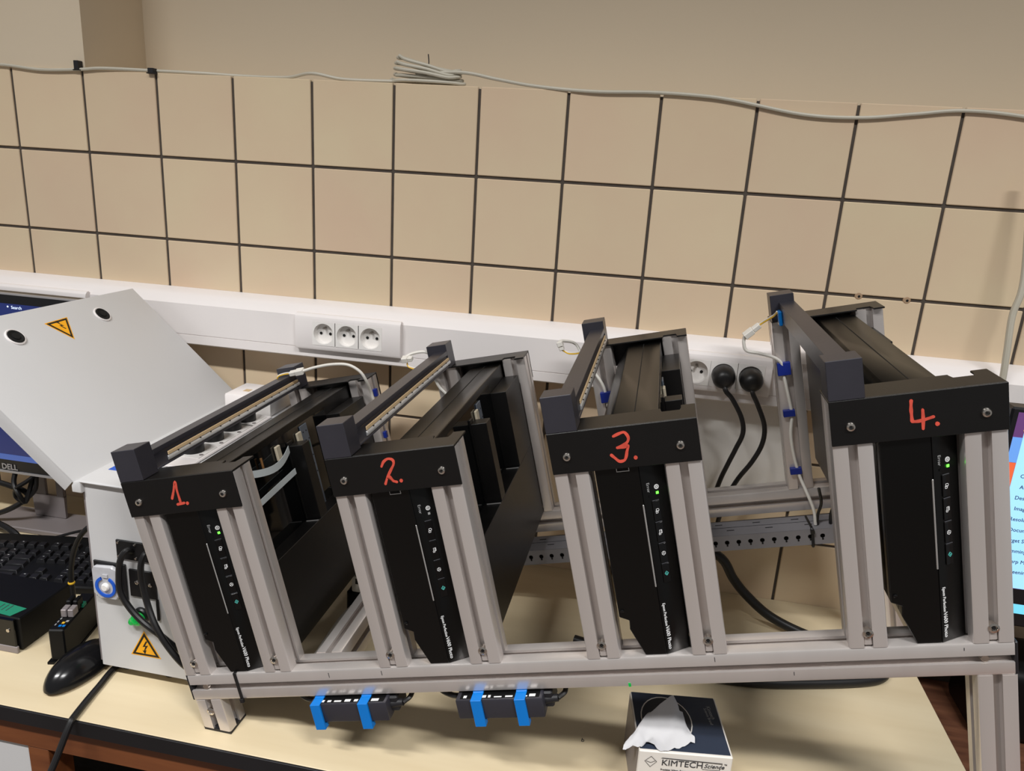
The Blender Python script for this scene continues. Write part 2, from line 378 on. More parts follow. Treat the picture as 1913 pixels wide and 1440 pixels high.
for k, (x, wd, h) in enumerate([(-1.1155, .010, .015), (-.957, .012, .007)]):
    t = MB().box(x-wd/2, x+wd/2, -.0095, .004, LEDGE-.002, LEDGE+h).box(x-wd/2-.004, x+wd/2+.003, -.0085, .004, LEDGE-.003, LEDGE-.001).build('cable_clip', m_cap, bevel=.0008)
    tag(t, ['black cable clip at the pillar corner above the tiles', 'small flat black cable clip on the ledge in the recess'][k], 'cable clip')
rc = MB().tube([(.578,-.032,1.60),(.5914,-.060,1.4409),(.5871,-.062,1.3803),(.5915,-.064,1.319),(.596,-.064,1.25),(.60,-.064,1.05),(.605,-.07,.80)], .0052, n=10, seg=8).build('wall_cable', m_cable_g)
tag(rc, 'pale grey cable hanging down the wall at the far right edge', 'cable')

# ------------------------------------------------------------------ aluminium rack (tilted)
RO = Vector((-0.55555, -0.58812, 0.86435)); RE = (0.0088657, -0.2458316, -0.0123407)
RM = Matrix.Translation(RO) @ Euler(RE).to_matrix().to_4x4()
XS = [-.0030, .2866, .5576, .8512]; W = .1632; H = .2872; LR = 1.0137; D0 = .44
rack = thing('profile_rack', 'tilted aluminium profile rack holding four numbered black scanners', 'rack', RO, RE)
def profile_poly(s=.04, o=.0092, d=.0115, c=.0026):
    h = s/2; g = o/2; gi = .0078; lip = .0035
    q = []
    # one side (bottom, from left to right) then rotate
    side = [(-h,-h+c),(-h+c*.30,-h+c*.30),(-h+c,-h),(-g,-h),(-g,-h+lip),(-gi,-h+lip),(-gi+.003,-h+d),(gi-.003,-h+d),(gi,-h+lip),(g,-h+lip),(g,-h),(h-c,-h)]
    for k in range(4):
        a = k*PI/2; ca, sa = round(math.cos(a)), round(math.sin(a))
        q += [(x*ca-y*sa, x*sa+y*ca) for x, y in side]
    return q
PP = profile_poly()
def prof(l):   # along +z from 0, corner at 0,0
    return MB().prism([(a+.02, b+.02) for a, b in PP], 'z', 0, l)
def prof_x(l): return prof(l).xf(Matrix(((0,0,1,0),(0,1,0,0),(-1,0,0,0),(0,0,0,1))))   # x: along, z: -.04..0
def prof_y(l): return prof(l).xf(Matrix(((1,0,0,0),(0,0,1,0),(0,-1,0,0),(0,0,0,1))))   # y along, z -.04..0
railm = prof_x(LR).mesh('rail', m_alu)
for y in (0, D0):
    r = obj('rail', railm, rack, (0, y, 0))
    for x in (-.0034, LR): MB().box(x, x+.0034, .0003, .0397, -.0397, -.0003).build('end_cap', m_cap, r, bevel=.001)
    for x in (.022, LR-.028):
        MB().cyl((x, .006, -.02), (x, .0015, -.02), .0052, .0040, n=14).build('bolt', m_screw, r)
crm = prof_y(D0-.04).mesh('cross_rail', m_alu)
for x in (.176, .93): obj('cross_rail', crm, rack, (x, .04, 0))
postm = prof(H-.0027).mesh('post', m_alu)
boltm = MB().lathe([(.0044,-.006),(.0046,.0005),(.0056,.0010),(.0056,.0026),(.0034,.0034),(.0028,.0020)], (0,0,0), up=(0,-1,0), n=14).mesh('bolt', m_screw)
bkm = MB().cyl((0,-.0018,0),(0,-.0024,0),.0024,n=6).mesh('hex_socket', m_hole)
clampm = MB().box(-.0042,.0042,.0015,.010,-.016,-.002).mesh('slot_nut', m_alu, bevel=.001)
# legs
R3 = RM.to_3x3(); 
def leg(x, y, z_floor, name='leg'):
    vs = []; mb = MB()
    inv = RM.inverted()
    n = len(PP); top = [(a+.02+x, b+.02+y, -.0402) for a, b in PP]; bot = []
    for p in top:
        wp = RM @ Vector(p); d = -(R3 @ Vector((0,0,1))); t = (z_floor-wp.z)/d.z
        bot.append(tuple(inv @ (wp+d*t)))
    mb.add(top+bot, [tuple(range(n)), tuple(range(2*n-1, n-1, -1))]+[(i, i+n, (i+1)%n+n, (i+1)%n) for i in range(n)])
    o = mb.build(name, m_alu, rack)
    # black foot pad
    pad = MB(); sq = [(x+.0005,y+.0005),(x+.0395,y+.0005),(x+.0395,y+.0395),(x+.0005,y+.0395)]; tp = []; bt = []
    for a, b in sq:
        wp = RM @ Vector((a, b, -.0402)); d = -(R3 @ Vector((0,0,1)))
        for lst, zz in ((tp, z_floor+.0002), (bt, z_floor-.0038)):
            lst.append(tuple(inv @ (wp+d*((zz-wp.z)/d.z))))
    pad.add(tp+bt, [(0,1,2,3),(7,6,5,4)]+[(i, i+4, (i+1)%4+4, (i+1)%4) for i in range(4)])
    pad.build('foot_pad', m_cap, o)
    return o
l1 = leg(.0, .0, ZT+.0042)
b = obj('bolt', boltm, l1, (.0195, .0016, -.058)); 
leg(.0, D0, ZT+.0042)
leg(LR-.037, .0, ZT+.0042); leg(LR-.037, D0, ZT+.0042)
# units
FL = [(0,.0),(0,.045),(.125,.045),(.125,.041),(.1265,.033),(.146,.033),(.1475,.041),(.1475,.050),(.1632,.050),(.1632,.0)]
frontbm = MB().box(0, W, -.0026, -.0002, H-.0484, H).prism(FL, 'z', H-.0025, H).mesh('front_bracket', m_blk, bevel=.0005)
FLr = [(a, .48-b) for a, b in FL]
rearbm = MB().box(0, W, .4802, .4826, H-.0484, H).prism(FLr, 'z', H-.0025, H).mesh('rear_bracket', m_blk, bevel=.0005)
screwm = MB().lathe([(.0049,0),(.0049,.0009),(.0041,.0024),(.0024,.0031),(.0019,.0020)], (0,0,0), up=(0,-1,0), n=20).mesh('screw', m_screw)
recm = MB().cyl((0,-.0016,0),(0,-.00215,0),.0017,n=6).mesh('screw_recess', m_hole)
blockf = MB().box(0, .0350, -.0024, .0290, H+.0002, .3295).mesh('end_block', m_blkp, bevel=.0006)
blockr = MB().box(0, .0350, .424, .460, H+.0002, .3295).mesh('end_block', m_blkp, bevel=.0006)
barm = MB().prism([(.0125,.3175),(.0350,.3175),(.0350,.3105),(.0335,.3085),(.0335,.2925),(.0350,.2915),(.0350,.2900),(.0125,.2900)], 'y', .0292, .4238).mesh('light_bar', m_blkp, bevel=.0003)
ledm = MB().box(.0336, .0352, .055, .428, .3005, .3058).mesh('led_strip', m_led, bevel=.0008)
casem = MB().prism([(.0336,.2938),(.0362,.2946),(.0362,.2985),(.0352,.3003),(.0336,.3003)], 'y', .053, .430).mesh('led_cover', m_ledcase, bevel=.0004)
tickm = MB().box(.0346, .0366, -.0009, .0009, .2996, .3008).mesh('solder_pad', m_blackp)
DIG = {
1: [[(.0688,.2592),(.0745,.2697),(.08,.281),(.0792,.2692),(.0792,.2582),(.0792,.2532)],[(.0741,.2507),(.0841,.2517)],[(.0885,.2509)]],
2: [[(.0704,.2714),(.0743,.2769),(.0801,.2799),(.0856,.2782),(.0861,.2731),(.081,.266),(.0747,.2574),(.0702,.2493)],[(.0747,.2574),(.0774,.2579),(.0803,.2525),(.0849,.2503)],[(.0906,.2514)]],
3: [[(.0734,.2768),(.0796,.2791),(.0856,.28),(.0891,.2742),(.0876,.2689),(.0827,.2656),(.0758,.2633)],[(.0758,.2633),(.0831,.2632),(.0876,.2643),(.0856,.2583),(.0835,.2515),(.0808,.2479),(.0756,.2476),(.0712,.2521),(.068,.2556)],[(.0937,.2499)]],
4: [[(.0764,.2794),(.0760,.2740),(.0759,.2690),(.0760,.2640),(.0762,.2580)],[(.0764,.2575),(.0813,.2572),(.0879,.2583),(.0957,.2603)],[(.0863,.2686),(.0863,.2591),(.0858,.249)],[(.0988,.2525)]]}
for u in range(4):
    x = XS[u]
    for px_ in (0, W-.04):
        for y in (0, D0):
            q = obj('post', postm, rack, (x+px_, y, 0))
            if y == 0:
                bo = obj('bolt', boltm, q, (.0200, .0016, .0182)); 
                obj('slot_nut', clampm, q, (.02, .0, .0182))
                obj('hex_socket', bkm, bo, (0, 0, 0))
    fb = obj('front_bracket', frontbm, rack, (x, 0, 0))
    for sx in (.0190, .1428):
        obj('screw', screwm, fb, (sx, -.0026, .2588)); obj('screw_recess', recm, fb, (sx, -.0030, .2588))
    F = frame((0,-.0026,0), (1,0,0), (0,0,1)); mb = MB()
    for st in DIG[u+1]: ribbon(mb, st, .0031 if len(st) > 1 else .0042, .0005+.0001*DIG[u+1].index(st), F)
    nm = mb.build('painted_number', m_paint, fb); nm['label'] = 'hand-painted orange-red number %d' % (u+1)
    rb = obj('rear_bracket', rearbm, rack, (x, 0, 0))
    lb = obj('light_bar', barm, rack, (x, 0, 0))
    obj('end_block', blockf, lb); obj('end_block', blockr, lb); obj('led_strip', ledm, lb); obj('led_cover', casem, lb)
    for k in range(14): obj('solder_pad', tickm, lb, (0, .075+.0255*k, 0))
    tb = MB().box(.0072, .0123, .396, .412, .286, .3085).build('terminal_block', m_blue, lb, bevel=.0012)
    for zz in (.2905, .304): MB().cyl((.0076,.404,zz),(.0062,.404,zz),.0028,n=10).build('terminal_screw', m_screw, tb)
# slotted grey tray below the rear rail
tray = MB(); tx0, tx1 = .30, .93; ty = .4000; zt, zb = -.055, -.0820
tray.box(tx0, tx1, ty+.0012, .455, zt-.0012, zt); tray.box(tx0, tx1, .4538, .455, zb, zt-.0012)
ph = .01874; n = 12; hx = .0406+.8512
k0 = 0; xs_h = []
xx = hx
while xx-ph/2 > tx0: xs_h.append(xx); xx -= ph
edge = max(xs_h)+ph/2
zc = -.0675; R = .0040
for xc in xs_h:
    sq = []
    cs = [(xc-ph/2, zb), (xc+ph/2, zb), (xc+ph/2, zt), (xc-ph/2, zt)]
    for q in range(4):
        for t in (0, 1/3, 2/3): sq.append((cs[q][0]+(cs[(q+1)%4][0]-cs[q][0])*t, cs[q][1]+(cs[(q+1)%4][1]-cs[q][1])*t))
    ring = []
    for a, c in sq:
        d = math.hypot(a-xc, c-zc); ring.append((xc+(a-xc)/d*R, zc+(c-zc)/d*R))
    v = [(a, ty, c) for a, c in sq]+[(a, ty, c) for a, c in ring]+[(a, ty+.0012, c) for a, c in ring]
    f = [(i,(i+1)%n,(i+1)%n+n,i+n) for i in range(n)]+[(i+n,(i+1)%n+n,(i+1)%n+2*n,i+2*n) for i in range(n)]
    tray.add(v, f)
tray.box(edge, tx1, ty, ty+.0012, zb, zt); tray.box(tx0, min(xs_h)-ph/2, ty, ty+.0012, zb, zt)
# the corners between round-hole cells are closed by their square frames
tr = tray.build('slotted_tray', m_tray, rack)
MB().box(tx0+.002, tx1-.002, ty+.008, ty+.030, zb+.002, zt-.004).build('tray_filling', m_dark, tr)
for xc in xs_h: 
    MB().box(xc-.0013, xc+.0013, ty-.0004, ty+.0004, zc-.0068, zc-.0036).build('key_slot', m_hole, tr)
for k in range(9):
    xc = .36+.062*k
    MB().box(xc-.006, xc+.006, .4405, .442, zt-.0003, zt+.0005).build('vent_slot', m_hole, tr)
    MB().box(xc+.012, xc+.024, .4180, .4195, zt-.0003, zt+.0005).build('vent_slot', m_hole, tr)
MB().box(tx0, tx1, .4295, .4302, zt-.0002, zt+.0003).build('fold_line', m_hole, tr)
tie = MB().tube([(.8765,.402,-.0535),(.8765,.398,-.0585),(.876,.3975,-.07),(.8755,.3975,-.084),(.876,.42,-.0845)], .0022, n=6).box(.8735,.8795,.394,.400,-.0605,-.0545).tube([(.8745,.446,-.0535),(.8765,.402,-.0530)], .0020, n=6).build('zip_tie', m_cable_k, rack)
# zip tie round the front rail
MB().box(.0724,.0768,-.0014,.0003,-.0412,.0012).box(.0724,.0768,-.0014,.0412,.0002,.0013).box(.0718,.0774,-.003,.0008,-.0445,-.0385).build('zip_tie', m_cable_k, rack, bevel=.0004)
# pencil marks and green mark on the front rail
for xx, z0, z1 in ((.213,-.0045,-.0115),(.288,-.0045,-.011),(.705,-.004,-.010),(.79,-.027,-.0315),(.965,-.0045,-.008)):
    MB().box(xx, xx+.0007, -.0003, .0002, z1, z0).build('pencil_mark', m_ink, rack)
MB().box(.6015,.6045,-.0004,.0002,-.0395,-.0345).build('green_mark', m_green, rack)

# ------------------------------------------------------------------ scanners
SIDE = [(.046,.052),(.057,.047),(.056,.0355),(.0695,.0006),(.121,.0006),(.121,.280),(.069,.280),(.046,.250)]
sbody = MB().prism(SIDE, 'y', .0161, .4380).prism([(.0695,.0006),(.0945,.0006),(.0945,.280),(.069,.280),(.046,.250),(.046,.052),(.057,.047),(.056,.0355)], 'y', .0032, .0160).mesh('body', m_scan, bevel=.0008)
CRX, CRY, ENX, ENY = .0947, .0032, .1215, .0160
spanel = MB().prism([(CRX,CRY),(ENX,ENY),(ENX,.0185),(CRX,.0185)], 'z', .0006, .280).mesh('control_panel', m_scan, bevel=.0004)
sseam = MB().box(.0935, .0945, .046, .434, .2799, .2803).mesh('seam', m_hole)
sline = MB().box(.0926, .0944, .0022, .0034, .0888, .1912).mesh('light_line', m_silver, bevel=.0006)
sud = Vector((ENX-CRX, ENY-CRY, 0)).normalized(); snrm = Vector((sud.y, -sud.x, 0))
def on_panel(u, z, out=.0003): return Vector((CRX, CRY, z))+sud*u+snrm*out
SF = lambda u, z, out=.0003: frame(on_panel(u, z, out), (0,0,-1), sud)      # x down the panel, y to the right
btnm = MB().box(-.0118, .0118, 0, .0088, 0, .0010).mesh('button', m_gloss, bevel=.0004)
gapm = MB().box(-.0002, .0002, .0004, .0084, 0, .0011).mesh('button_gap', m_faint)
def glyph(k):
    mb = MB(); w_ = .0005
    def seg(a, b_): 
        a = Vector((*a,0)); b_ = Vector((*b_,0)); d = (b_-a).normalized(); n = Vector((-d.y,d.x,0))*w_/2; q = [a-n,a+n,b_+n,b_-n]
        mb.add(q+[p+Vector((0,0,.0002)) for p in q], [(0,1,2,3),(7,6,5,4),(0,4,5,1),(1,5,6,2),(2,6,7,3),(3,7,4,0)])
    def loop(P): 
        for i in range(len(P)): seg(P[i], P[(i+1)%len(P)])
    def circ(c, r, n=12): loop([(c[0]+r*math.cos(2*PI*i/n), c[1]+r*math.sin(2*PI*i/n)) for i in range(n)])
    if k == 0: loop([(-.0024,-.0012),(.0006,-.0012),(.0006,.0014),(-.0012,.0022),(-.0024,.0014)]); loop([(0,-.0018),(.0026,-.0018),(.0026,.0006),(0,.0006)])
    if k == 1: loop([(-.0026,-.0012),(.0012,-.0012),(.0012,.0018),(-.0026,.0018)]); seg((-.0026,.0018),(-.0007,.0002)); seg((-.0007,.0002),(.0012,.0018)); loop([(.0010,-.002),(.0028,-.002),(.0028,0),(.0010,0)])
    if k == 2: loop([(-.0024,0),(-.0012,-.002),(.0012,-.002),(.0024,0),(.0012,.002),(-.0012,.002)]); seg((-.0024,0),(0,0)); seg((0,0),(.0012,.002)); seg((0,0),(.0012,-.002))
    if k == 3: loop([(-.0026,0),(0,-.0022),(.0026,0),(0,.0022)]); seg((-.0008,-.0003),(.0012,-.0003)); seg((.0002,.0009),(.0002,-.0003))
    if k == 4: circ((0,0), .0026, 16); circ((0,0), .0019, 16); seg((-.001,-.0006),(.001,-.0006)); seg((-.001,.0006),(.001,.0006)); seg((.001,-.0006),(-.001,.0006))
    return mb
glm = [glyph(k).mesh('icon', m_teal if k == 3 else m_white) for k in range(5)]
ledcapm = MB().box(-.0014,.0014,-.0014,.0014,0,.0006)
led_on = ledcapm.mesh('power_led', m_greenled); led_off = ledcapm.mesh('power_led', m_greyprint)
err_m = MB().box(-.0012,.0012,-.0012,.0012,0,.0003).mesh('error_led', m_dark)
t_err = text_mesh('Error', .0050, m_greyprint, fit=.0112); t_e1 = text_mesh('Epson Perfection', .0050, m_white, fit=.0290); t_e2 = text_mesh('V600 Photo', .0066, m_white, fit=.0300)
knobm = MB().lathe([(.0022,0),(.0022,.001),(.0012,.0018)], (.0506,.0031,.0604), up=(0,-1,0), n=10).mesh('rubber_stud', m_gloss)
stickm = MB().box(.0700,.0842,.0024,.0031,.2330,.2445).mesh('rating_label', m_white)
stickm2 = MB().box(.0708,.0834,.0018,.0025,.2340,.2436).mesh('label_print', m_dark)
# frame for the culture plates on the glass side
plm = MB().box(.1212,.1470,.0415,.4385,.0006,.1300).mesh('lower_frame', m_blk, bevel=.0006)
brm = MB().box(.1240,.1470,.1960,.2200,.1302,.2500).box(.1212,.1240,.1960,.2120,.1302,.2560).mesh('frame_bar', m_blk, bevel=.0006)
rkm = MB().box(.1212,.1470,.3350,.4385,.1302,.2560).mesh('rear_frame', m_blk, bevel=.0006)
glassm = MB().box(.1211,.1220,.0420,.3349,.1302,.2700).mesh('glass_plate', m_glass)
lipm = MB().box(.1260,.1468,.1880,.1890,.1302,.1312).box(.1260,.1468,.3250,.3260,.1302,.1312).mesh('lip_highlight', m_silver)  # white highlight along the ledge lips, painted in as silver strips
carm = MB().box(.1222,.1240,.2420,.2640,.1302,.2660).mesh('carriage', m_perf, bevel=.0004)
holem = MB()
for i in range(7):
    for j in range(2): holem.cyl((.1239,.248+.010*j+.003*(i%2),.255-.014*i),(.1243,.248+.010*j+.003*(i%2),.255-.014*i),.0013,n=8)
holem = holem.mesh('carriage_holes', m_hole)
ledgem = MB().box(.1222,.1262,.2262,.2400,.1400,.2600).mesh('glass_guide', m_beige, bevel=.001)
names = ['one', 'two', 'three', 'four']
for u in range(4):
    lab = 'black upright flatbed scanner in the rack bay painted with number '+names[u]
    s = thing('flatbed_scanner', lab, 'scanner', RM @ Vector((XS[u], 0, 0)), RE, 'scanners in the aluminium rack')
    obj('body', sbody, s); cp = obj('control_panel', spanel, s); obj('seam', sseam, s); obj('light_line', sline, s)
    obj('rubber_stud', knobm, s); 
    if u in (1, 2):
        st = obj('rating_label', stickm, s); obj('label_print', stickm2, st)
    for k, (za, zb_) in enumerate([(.1935,.1675),(.1675,.1412),(.1412,.1152),(.1152,.0905)]):
        bt = obj('button', btnm, s); bt.matrix_local = SF(.0092, (za+zb_)/2)
        ic = obj('icon', glm[k], bt, (0, .0044, .0011))
        g = obj('button_gap', gapm, bt, (-.0126, 0, 0))
    pw = obj('power_icon', glm[4], cp); pw.matrix_local = SF(.0170, .2085)
    le = obj('power_led', led_off if u == 1 else led_on, s); le.matrix_local = SF(.0170, .2015)
    el = obj('error_led', err_m, cp); el.matrix_local = SF(.0080, .1990)
    for me, uu, zz in ((t_err, .0072, .2150), (t_e1, .0046, .0660), (t_e2, .0050, .0362)):
        q = obj('lettering', me, cp); q.matrix_local = SF(uu, zz)
    obj('lower_frame', plm, s); obj('frame_bar', brm, s); obj('rear_frame', rkm, s); obj('glass_plate', glassm, s)
    obj('lip_highlight', lipm, s); ca = obj('carriage', carm, s); obj('carriage_holes', holem, ca)
    obj('glass_guide', ledgem, s)
    if u == 0:
        MB().cyl((.1244,.252,.232),(.1248,.252,.232),.0075,n=14).build('circuit_board', m_pcb, ca)
        # curved and straight pale strips in the front opening
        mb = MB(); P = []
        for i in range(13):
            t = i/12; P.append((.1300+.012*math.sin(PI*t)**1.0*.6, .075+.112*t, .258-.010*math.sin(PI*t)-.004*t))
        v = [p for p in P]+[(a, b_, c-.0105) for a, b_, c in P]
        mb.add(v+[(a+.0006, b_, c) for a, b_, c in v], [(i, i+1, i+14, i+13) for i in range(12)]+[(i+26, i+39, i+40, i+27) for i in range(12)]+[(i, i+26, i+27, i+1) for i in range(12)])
        mb.build('pale_strip', m_pale, s)
        MB().prism([(.082,.213),(.186,.2185),(.186,.2095),(.082,.204)], 'x', .132, .1326).build('pale_strip', m_pale, s)
        MB().cyl((.1262,.118,.246),(.1262,.118,.261),.0018,n=10).build('brass_pin', m_copper, s)
        MB().box(.1225,.127,.160,.172,.240,.262).build('grey_stop', m_beige, s, bevel=.001)

# ------------------------------------------------------------------ adapters under the front rail
for k, (x0, x1, cl) in enumerate([(.1805,.2900,(.1840,.2515)),(.3840,.4960,(.4050,.4612))]):
    a = thing('power_adapter', ['black power adapter clipped under the rail below scanner two', 'black power adapter clipped under the rail below the gap before scanner three'][k], 'power adapter', RM @ Vector((x0, 0, 0)), RE, 'adapters under the front rail')
    L_ = x1-x0
    MB().box(0, L_, -.0125, .036, -.0705, -.0425).build('case', m_blkp, a, bevel=.0022, seg=2)
    lb = MB().box(.006, L_-.004, -.0100, .030, -.0426, -.0423).build('rating_plate', m_dark, a)
    rr = random.Random(k)
    xx = .010
    while xx < L_-.012:
        wd = rr.uniform(.003, .012); MB().box(xx, xx+wd, -.0088, -.0088+rr.uniform(.002,.005), -.0424, -.0421).build('print', m_white, lb); xx += wd+rr.uniform(.002,.008)
    MB().cyl((L_, .004, -.056), (L_+.016, .004, -.055), .0062, .0045, n=14).build('plug_tail', m_cap, a)
    MB().box(L_-.002, L_+.010, .0, .030, -.066, -.044).build('inlet', m_cap, a, bevel=.002)
    MB().tube([(L_+.016,.004,-.055),(L_+.024,.012,-.052),(L_+.022,.030,-.05),(L_+.01,.06,-.055)], .0032).build('cord', m_cable_k, a)
    MB().tube([(0,.012,-.054),(-.012,.010,-.051),(-.03,.020,-.049),(-.055,.05,-.050)], .0036).build('cord', m_cable_k, a)
    for j, cx in enumerate(cl):
        c = thing('adapter_clip', 'bright blue plastic clip, '+['left','right'][j]+' one on the '+['first adapter below scanner two','second adapter beyond scanner two'][k], 'clip', RM @ Vector((cx, 0, 0)), RE, 'blue clips under the front rail')
        MB().prism([(-.0160,-.0412),(.0,-.0412),(.0,-.0402),(.03,-.0402),(.03,-.0425),(-.0126,-.0425),(-.0126,-.0722),(-.006,-.0722),(-.006,-.0790),(-.0160,-.0790)], 'x', 0, .0138).build('hook', m_blue, c, bevel=.0004)

# ------------------------------------------------------------------ LED leads and cable holders
def W_(p): return RM @ Vector(p)
def lead(u, conn, wires, cable, label, cmat=m_cable_w):
    o = W_((XS[u]+conn[0][0], conn[0][1], conn[0][2]))
    t = thing('light_cable', label, 'cable', o, RE)
    base = Vector(conn[0]); rl = lambda P: [Vector(p)-base for p in P]
    a, b_ = rl(conn); d = (b_-a).normalized(); s = d.orthogonal().normalized()
    F = frame(a, d, (0,1,.3)); L_ = (b_-a).length
    body = MB().box(-.001, L_*.42, -.0050, .0050, -.0038, .0038).box(L_*.42, L_, -.0064, .0064, -.0046, .0046)
    body.xf(F); body.build('connector', m_cable_w, t, bevel=.0009)
    for k, m in enumerate((m_yellow, m_cable_w)):
        MB().tube([p+Vector((0, .0016*k, .0018*k)) for p in rl(wires)], .0011, n=6).build('wire', m, t)
    MB().tube(rl(cable), .0026, n=8, seg=8).build('lead', cmat, t)
lead(0, [(.040,.400,.3225),(.0660,.400,.3240)], [(.014,.395,.314),(.018,.394,.321),(.028,.397,.323),(.040,.400,.3225)],
     [(.0660,.400,.3240),(.0904,.400,.3272),(.1213,.400,.3280),(.1500,.402,.3230),(.1680,.404,.3085),(.1730,.410,.2900),(.1700,.425,.2650),(.1690,.430,.2500)], 'white lead arching over the rear of scanner one')
lead(1, [(-.028,.42,.3140),(-.046,.42,.3150)], [(.008,.405,.303),(-.012,.412,.294),(-.036,.418,.300),(-.037,.42,.311),(-.028,.42,.3140)],
     [(-.046,.42,.3150),(-.030,.428,.321),(-.006,.432,.320),(.004,.434,.306),(-.002,.436,.280),(.004,.436,.255),(.016,.436,.235),(.02,.436,.2)], 'white lead looping left of the scanner two light bar')
lead(2, [(-.038,.42,.2930),(-.040,.42,.3070)], [(.008,.405,.303),(-.005,.412,.286),(-.025,.416,.2845),(-.036,.42,.290),(-.038,.42,.2930)],
     [(-.040,.42,.3070),(-.034,.43,.305),(-.018,.45,.292),(-.006,.437,.262),(.0087,.436,.2386),(.0172,.436,.2189),(.0195,.436,.20),(.02,.436,.15)], 'white lead looping left of the scanner three light bar')
lead(3, [(-.0190,.43,.2853),(-.0430,.43,.2705)], [(.0065,.405,.306),(.002,.415,.299),(-.010,.425,.291),(-.0190,.43,.2853)],
     [(-.0430,.43,.2705),(-.0450,.43,.2600),(-.0418,.43,.2474),(-.0224,.43,.2400),(0,.431,.2290),(.0095,.434,.2150),(.0105,.436,.195),(.0150,.437,.155),(.0165,.437,.130),(.0120,.436,.10),(.0125,.436,.07),(.0160,.436,.04),(.0200,.432,.020),(.0270,.42,-.004),(.033,.415,-.030),(.033,.413,-.0535)], 'grey lead clipped down the rear post of scanner four', m_cable_w)
def holder(u, x, z, w_, h, y, label, side=False):
    if side: mb = MB().box(x, x+.006, y-w_/2, y+w_/2, z-h/2, z+h/2).box(x-.008, x, y-.0035, y+.0035, z-h/2+.001, z+h/2-.001)
    else: mb = MB().box(x-w_/2, x+w_/2, y-.0085, y-.0003, z-h/2, z+h/2).box(x-.0035, x+.0035, y-.0003, y+.006, z-h/2+.001, z+h/2-.001)
    o = mb.build('cable_holder', m_navy, None, bevel=.0006); o.location = W_((XS[u], 0, 0)); o.rotation_euler = RE
    tag(o, label, 'cable clip', 'navy cable holders on the rear posts')
holder(3, .0115, .2090, .0200, .0210, D0, 'topmost navy blue cable holder on the rear post of scanner four')
holder(3, .0125, .1345, .0180, .0110, D0, 'middle navy blue cable holder on the rear post of scanner four')
holder(3, .0140, .0345, .0180, .0110, D0, 'lowest navy blue cable holder on the rear post of scanner four')
holder(2, .0195, .1985, .0180, .0180, D0, 'navy blue cable holder on the left rear post of scanner three')
holder(0, .1635, .2560, .0080, .0140, .452, 'navy blue cable holder on the rear right post of scanner one', side=True)
holder(0, .1635, .1750, .0080, .0120, .452, 'lower navy blue cable holder behind the block of scanner two', side=True)
# thick black cable on the bench
tk = MB().tube([(.10,-.092,.90),(.16,-.098,.915),(.1956,-.100,.9017),(.2192,-.102,.8673),(.2468,-.105,.8389),(.29,-.110,.8080),(.345,-.120,.7905),(.41,-.145,.7885),(.462,-.180,.7885),(.45,-.222,.7885),(.34,-.262,.7885),(.22,-.288,.7885),(.08,-.28,.7885),(-.05,-.25,.7885)], .0085, n=12, seg=8).build('thick_cable', m_cable_k)
tag(tk, 'thick black cable curving across the bench under the rack', 'cable')
# dark data cables hanging near the tray
o4 = thing('black_lead', 'thin black leads hanging behind the tray beside scanner four', 'cable', W_((XS[3], 0, 0)), RE)
for dx in (0, .020): MB().tube([(.040+dx,.39,.02),(.043+dx,.40,-.01),(.038+dx,.412,-.035),(.036+dx,.414,-.0535)], .0024, n=6).build('lead', m_cable_k, o4)
# white plug and cable under scanner two
wp = thing('white_plug', 'white plug with cord on the bench behind the scanner two post', 'plug', (-.425,-.262,ZT))
MB().box(-.020,.022,-.016,.016,.050,.082).build('plug_body', m_cable_w, wp, bevel=.004, seg=2)
MB().box(-.012,.010,-.0165,-.0155,.0675,.078).build('warning_mark', m_warnk, wp)
MB().tube([(.012,-.012,.058),(.006,-.040,.052),(-.010,-.075,.038),(-.022,-.115,.018),(-.030,-.15,.0062),(-.06,-.19,.0055)], .0052, n=10).build('cord', m_cable_w, wp)
MB().box(-.030,.030,-.014,.060,.0,.0498).build('adapter_base', m_dark, wp, bevel=.004)

# ------------------------------------------------------------------ electrical enclosure
EX0, EX1, EY0, EY1, EZ0, EZ1 = -.7425, -.6290, -.5235, -.0934, .800, 1.100
en = thing('electrical_enclosure', 'light grey electrical enclosure with door swung open beside scanner one', 'electrical box', (EX0, EY0, ZT))
def E(mb): return mb.xf(Matrix.Translation((-EX0, -EY0, -ZT)))
th = .002
shell = MB().box(EX0, -.602, EY0, EY0+th, EZ0, EZ1).box(EX0, EX1, EY1-th, EY1, EZ0, EZ1).box(EX0, EX1, EY0+th, EY1-th, EZ1-th, EZ1).box(EX0, EX1, EY0+th, EY1-th, EZ0, EZ0+th).box(EX1-th, EX1, EY0+th, EY1-th, EZ0+th, EZ1-th)
shell.box(EX1, -.602, EY0+th, -.172, EZ0, EZ1-th)      # wider front part reaching in between the rack posts
E(shell).build('body', m_encl, en)
E(MB().prism([(-.7425,1.0995),(-.6292,1.0995),(-.6292,1.1040),(-.745,1.1040),(-.7545,1.1010),(-.7585,1.0945),(-.7585,1.0840),(-.7425,1.0840)], 'y', EY0-.006, EY1+.006).box(-.6292, -.602, EY0-.006, -.172, 1.0995, 1.1040)).build('rolled_top', m_encl, en, bevel=.003, seg=3)
E(MB().box(EX0-.006, EX0-.0002, EY0+.004, EY1-.004, EZ0+.004, EZ0+.022).box(EX0-.006, EX0-.0002, EY0+.004, EY0+.022, EZ0+.022, 1.083).box(EX0-.006, EX0-.0002, EY1-.022, EY1-.004, EZ0+.022, 1.083)).build('gasket_rim', m_stand, en)
for x in (EX0+.02, EX1-.02):
    for y in (EY0+.03, EY1-.03): E(MB().cyl((x,y,ZT),(x,y,EZ0),.010,n=14)).build('rubber_foot', m_dark, en)
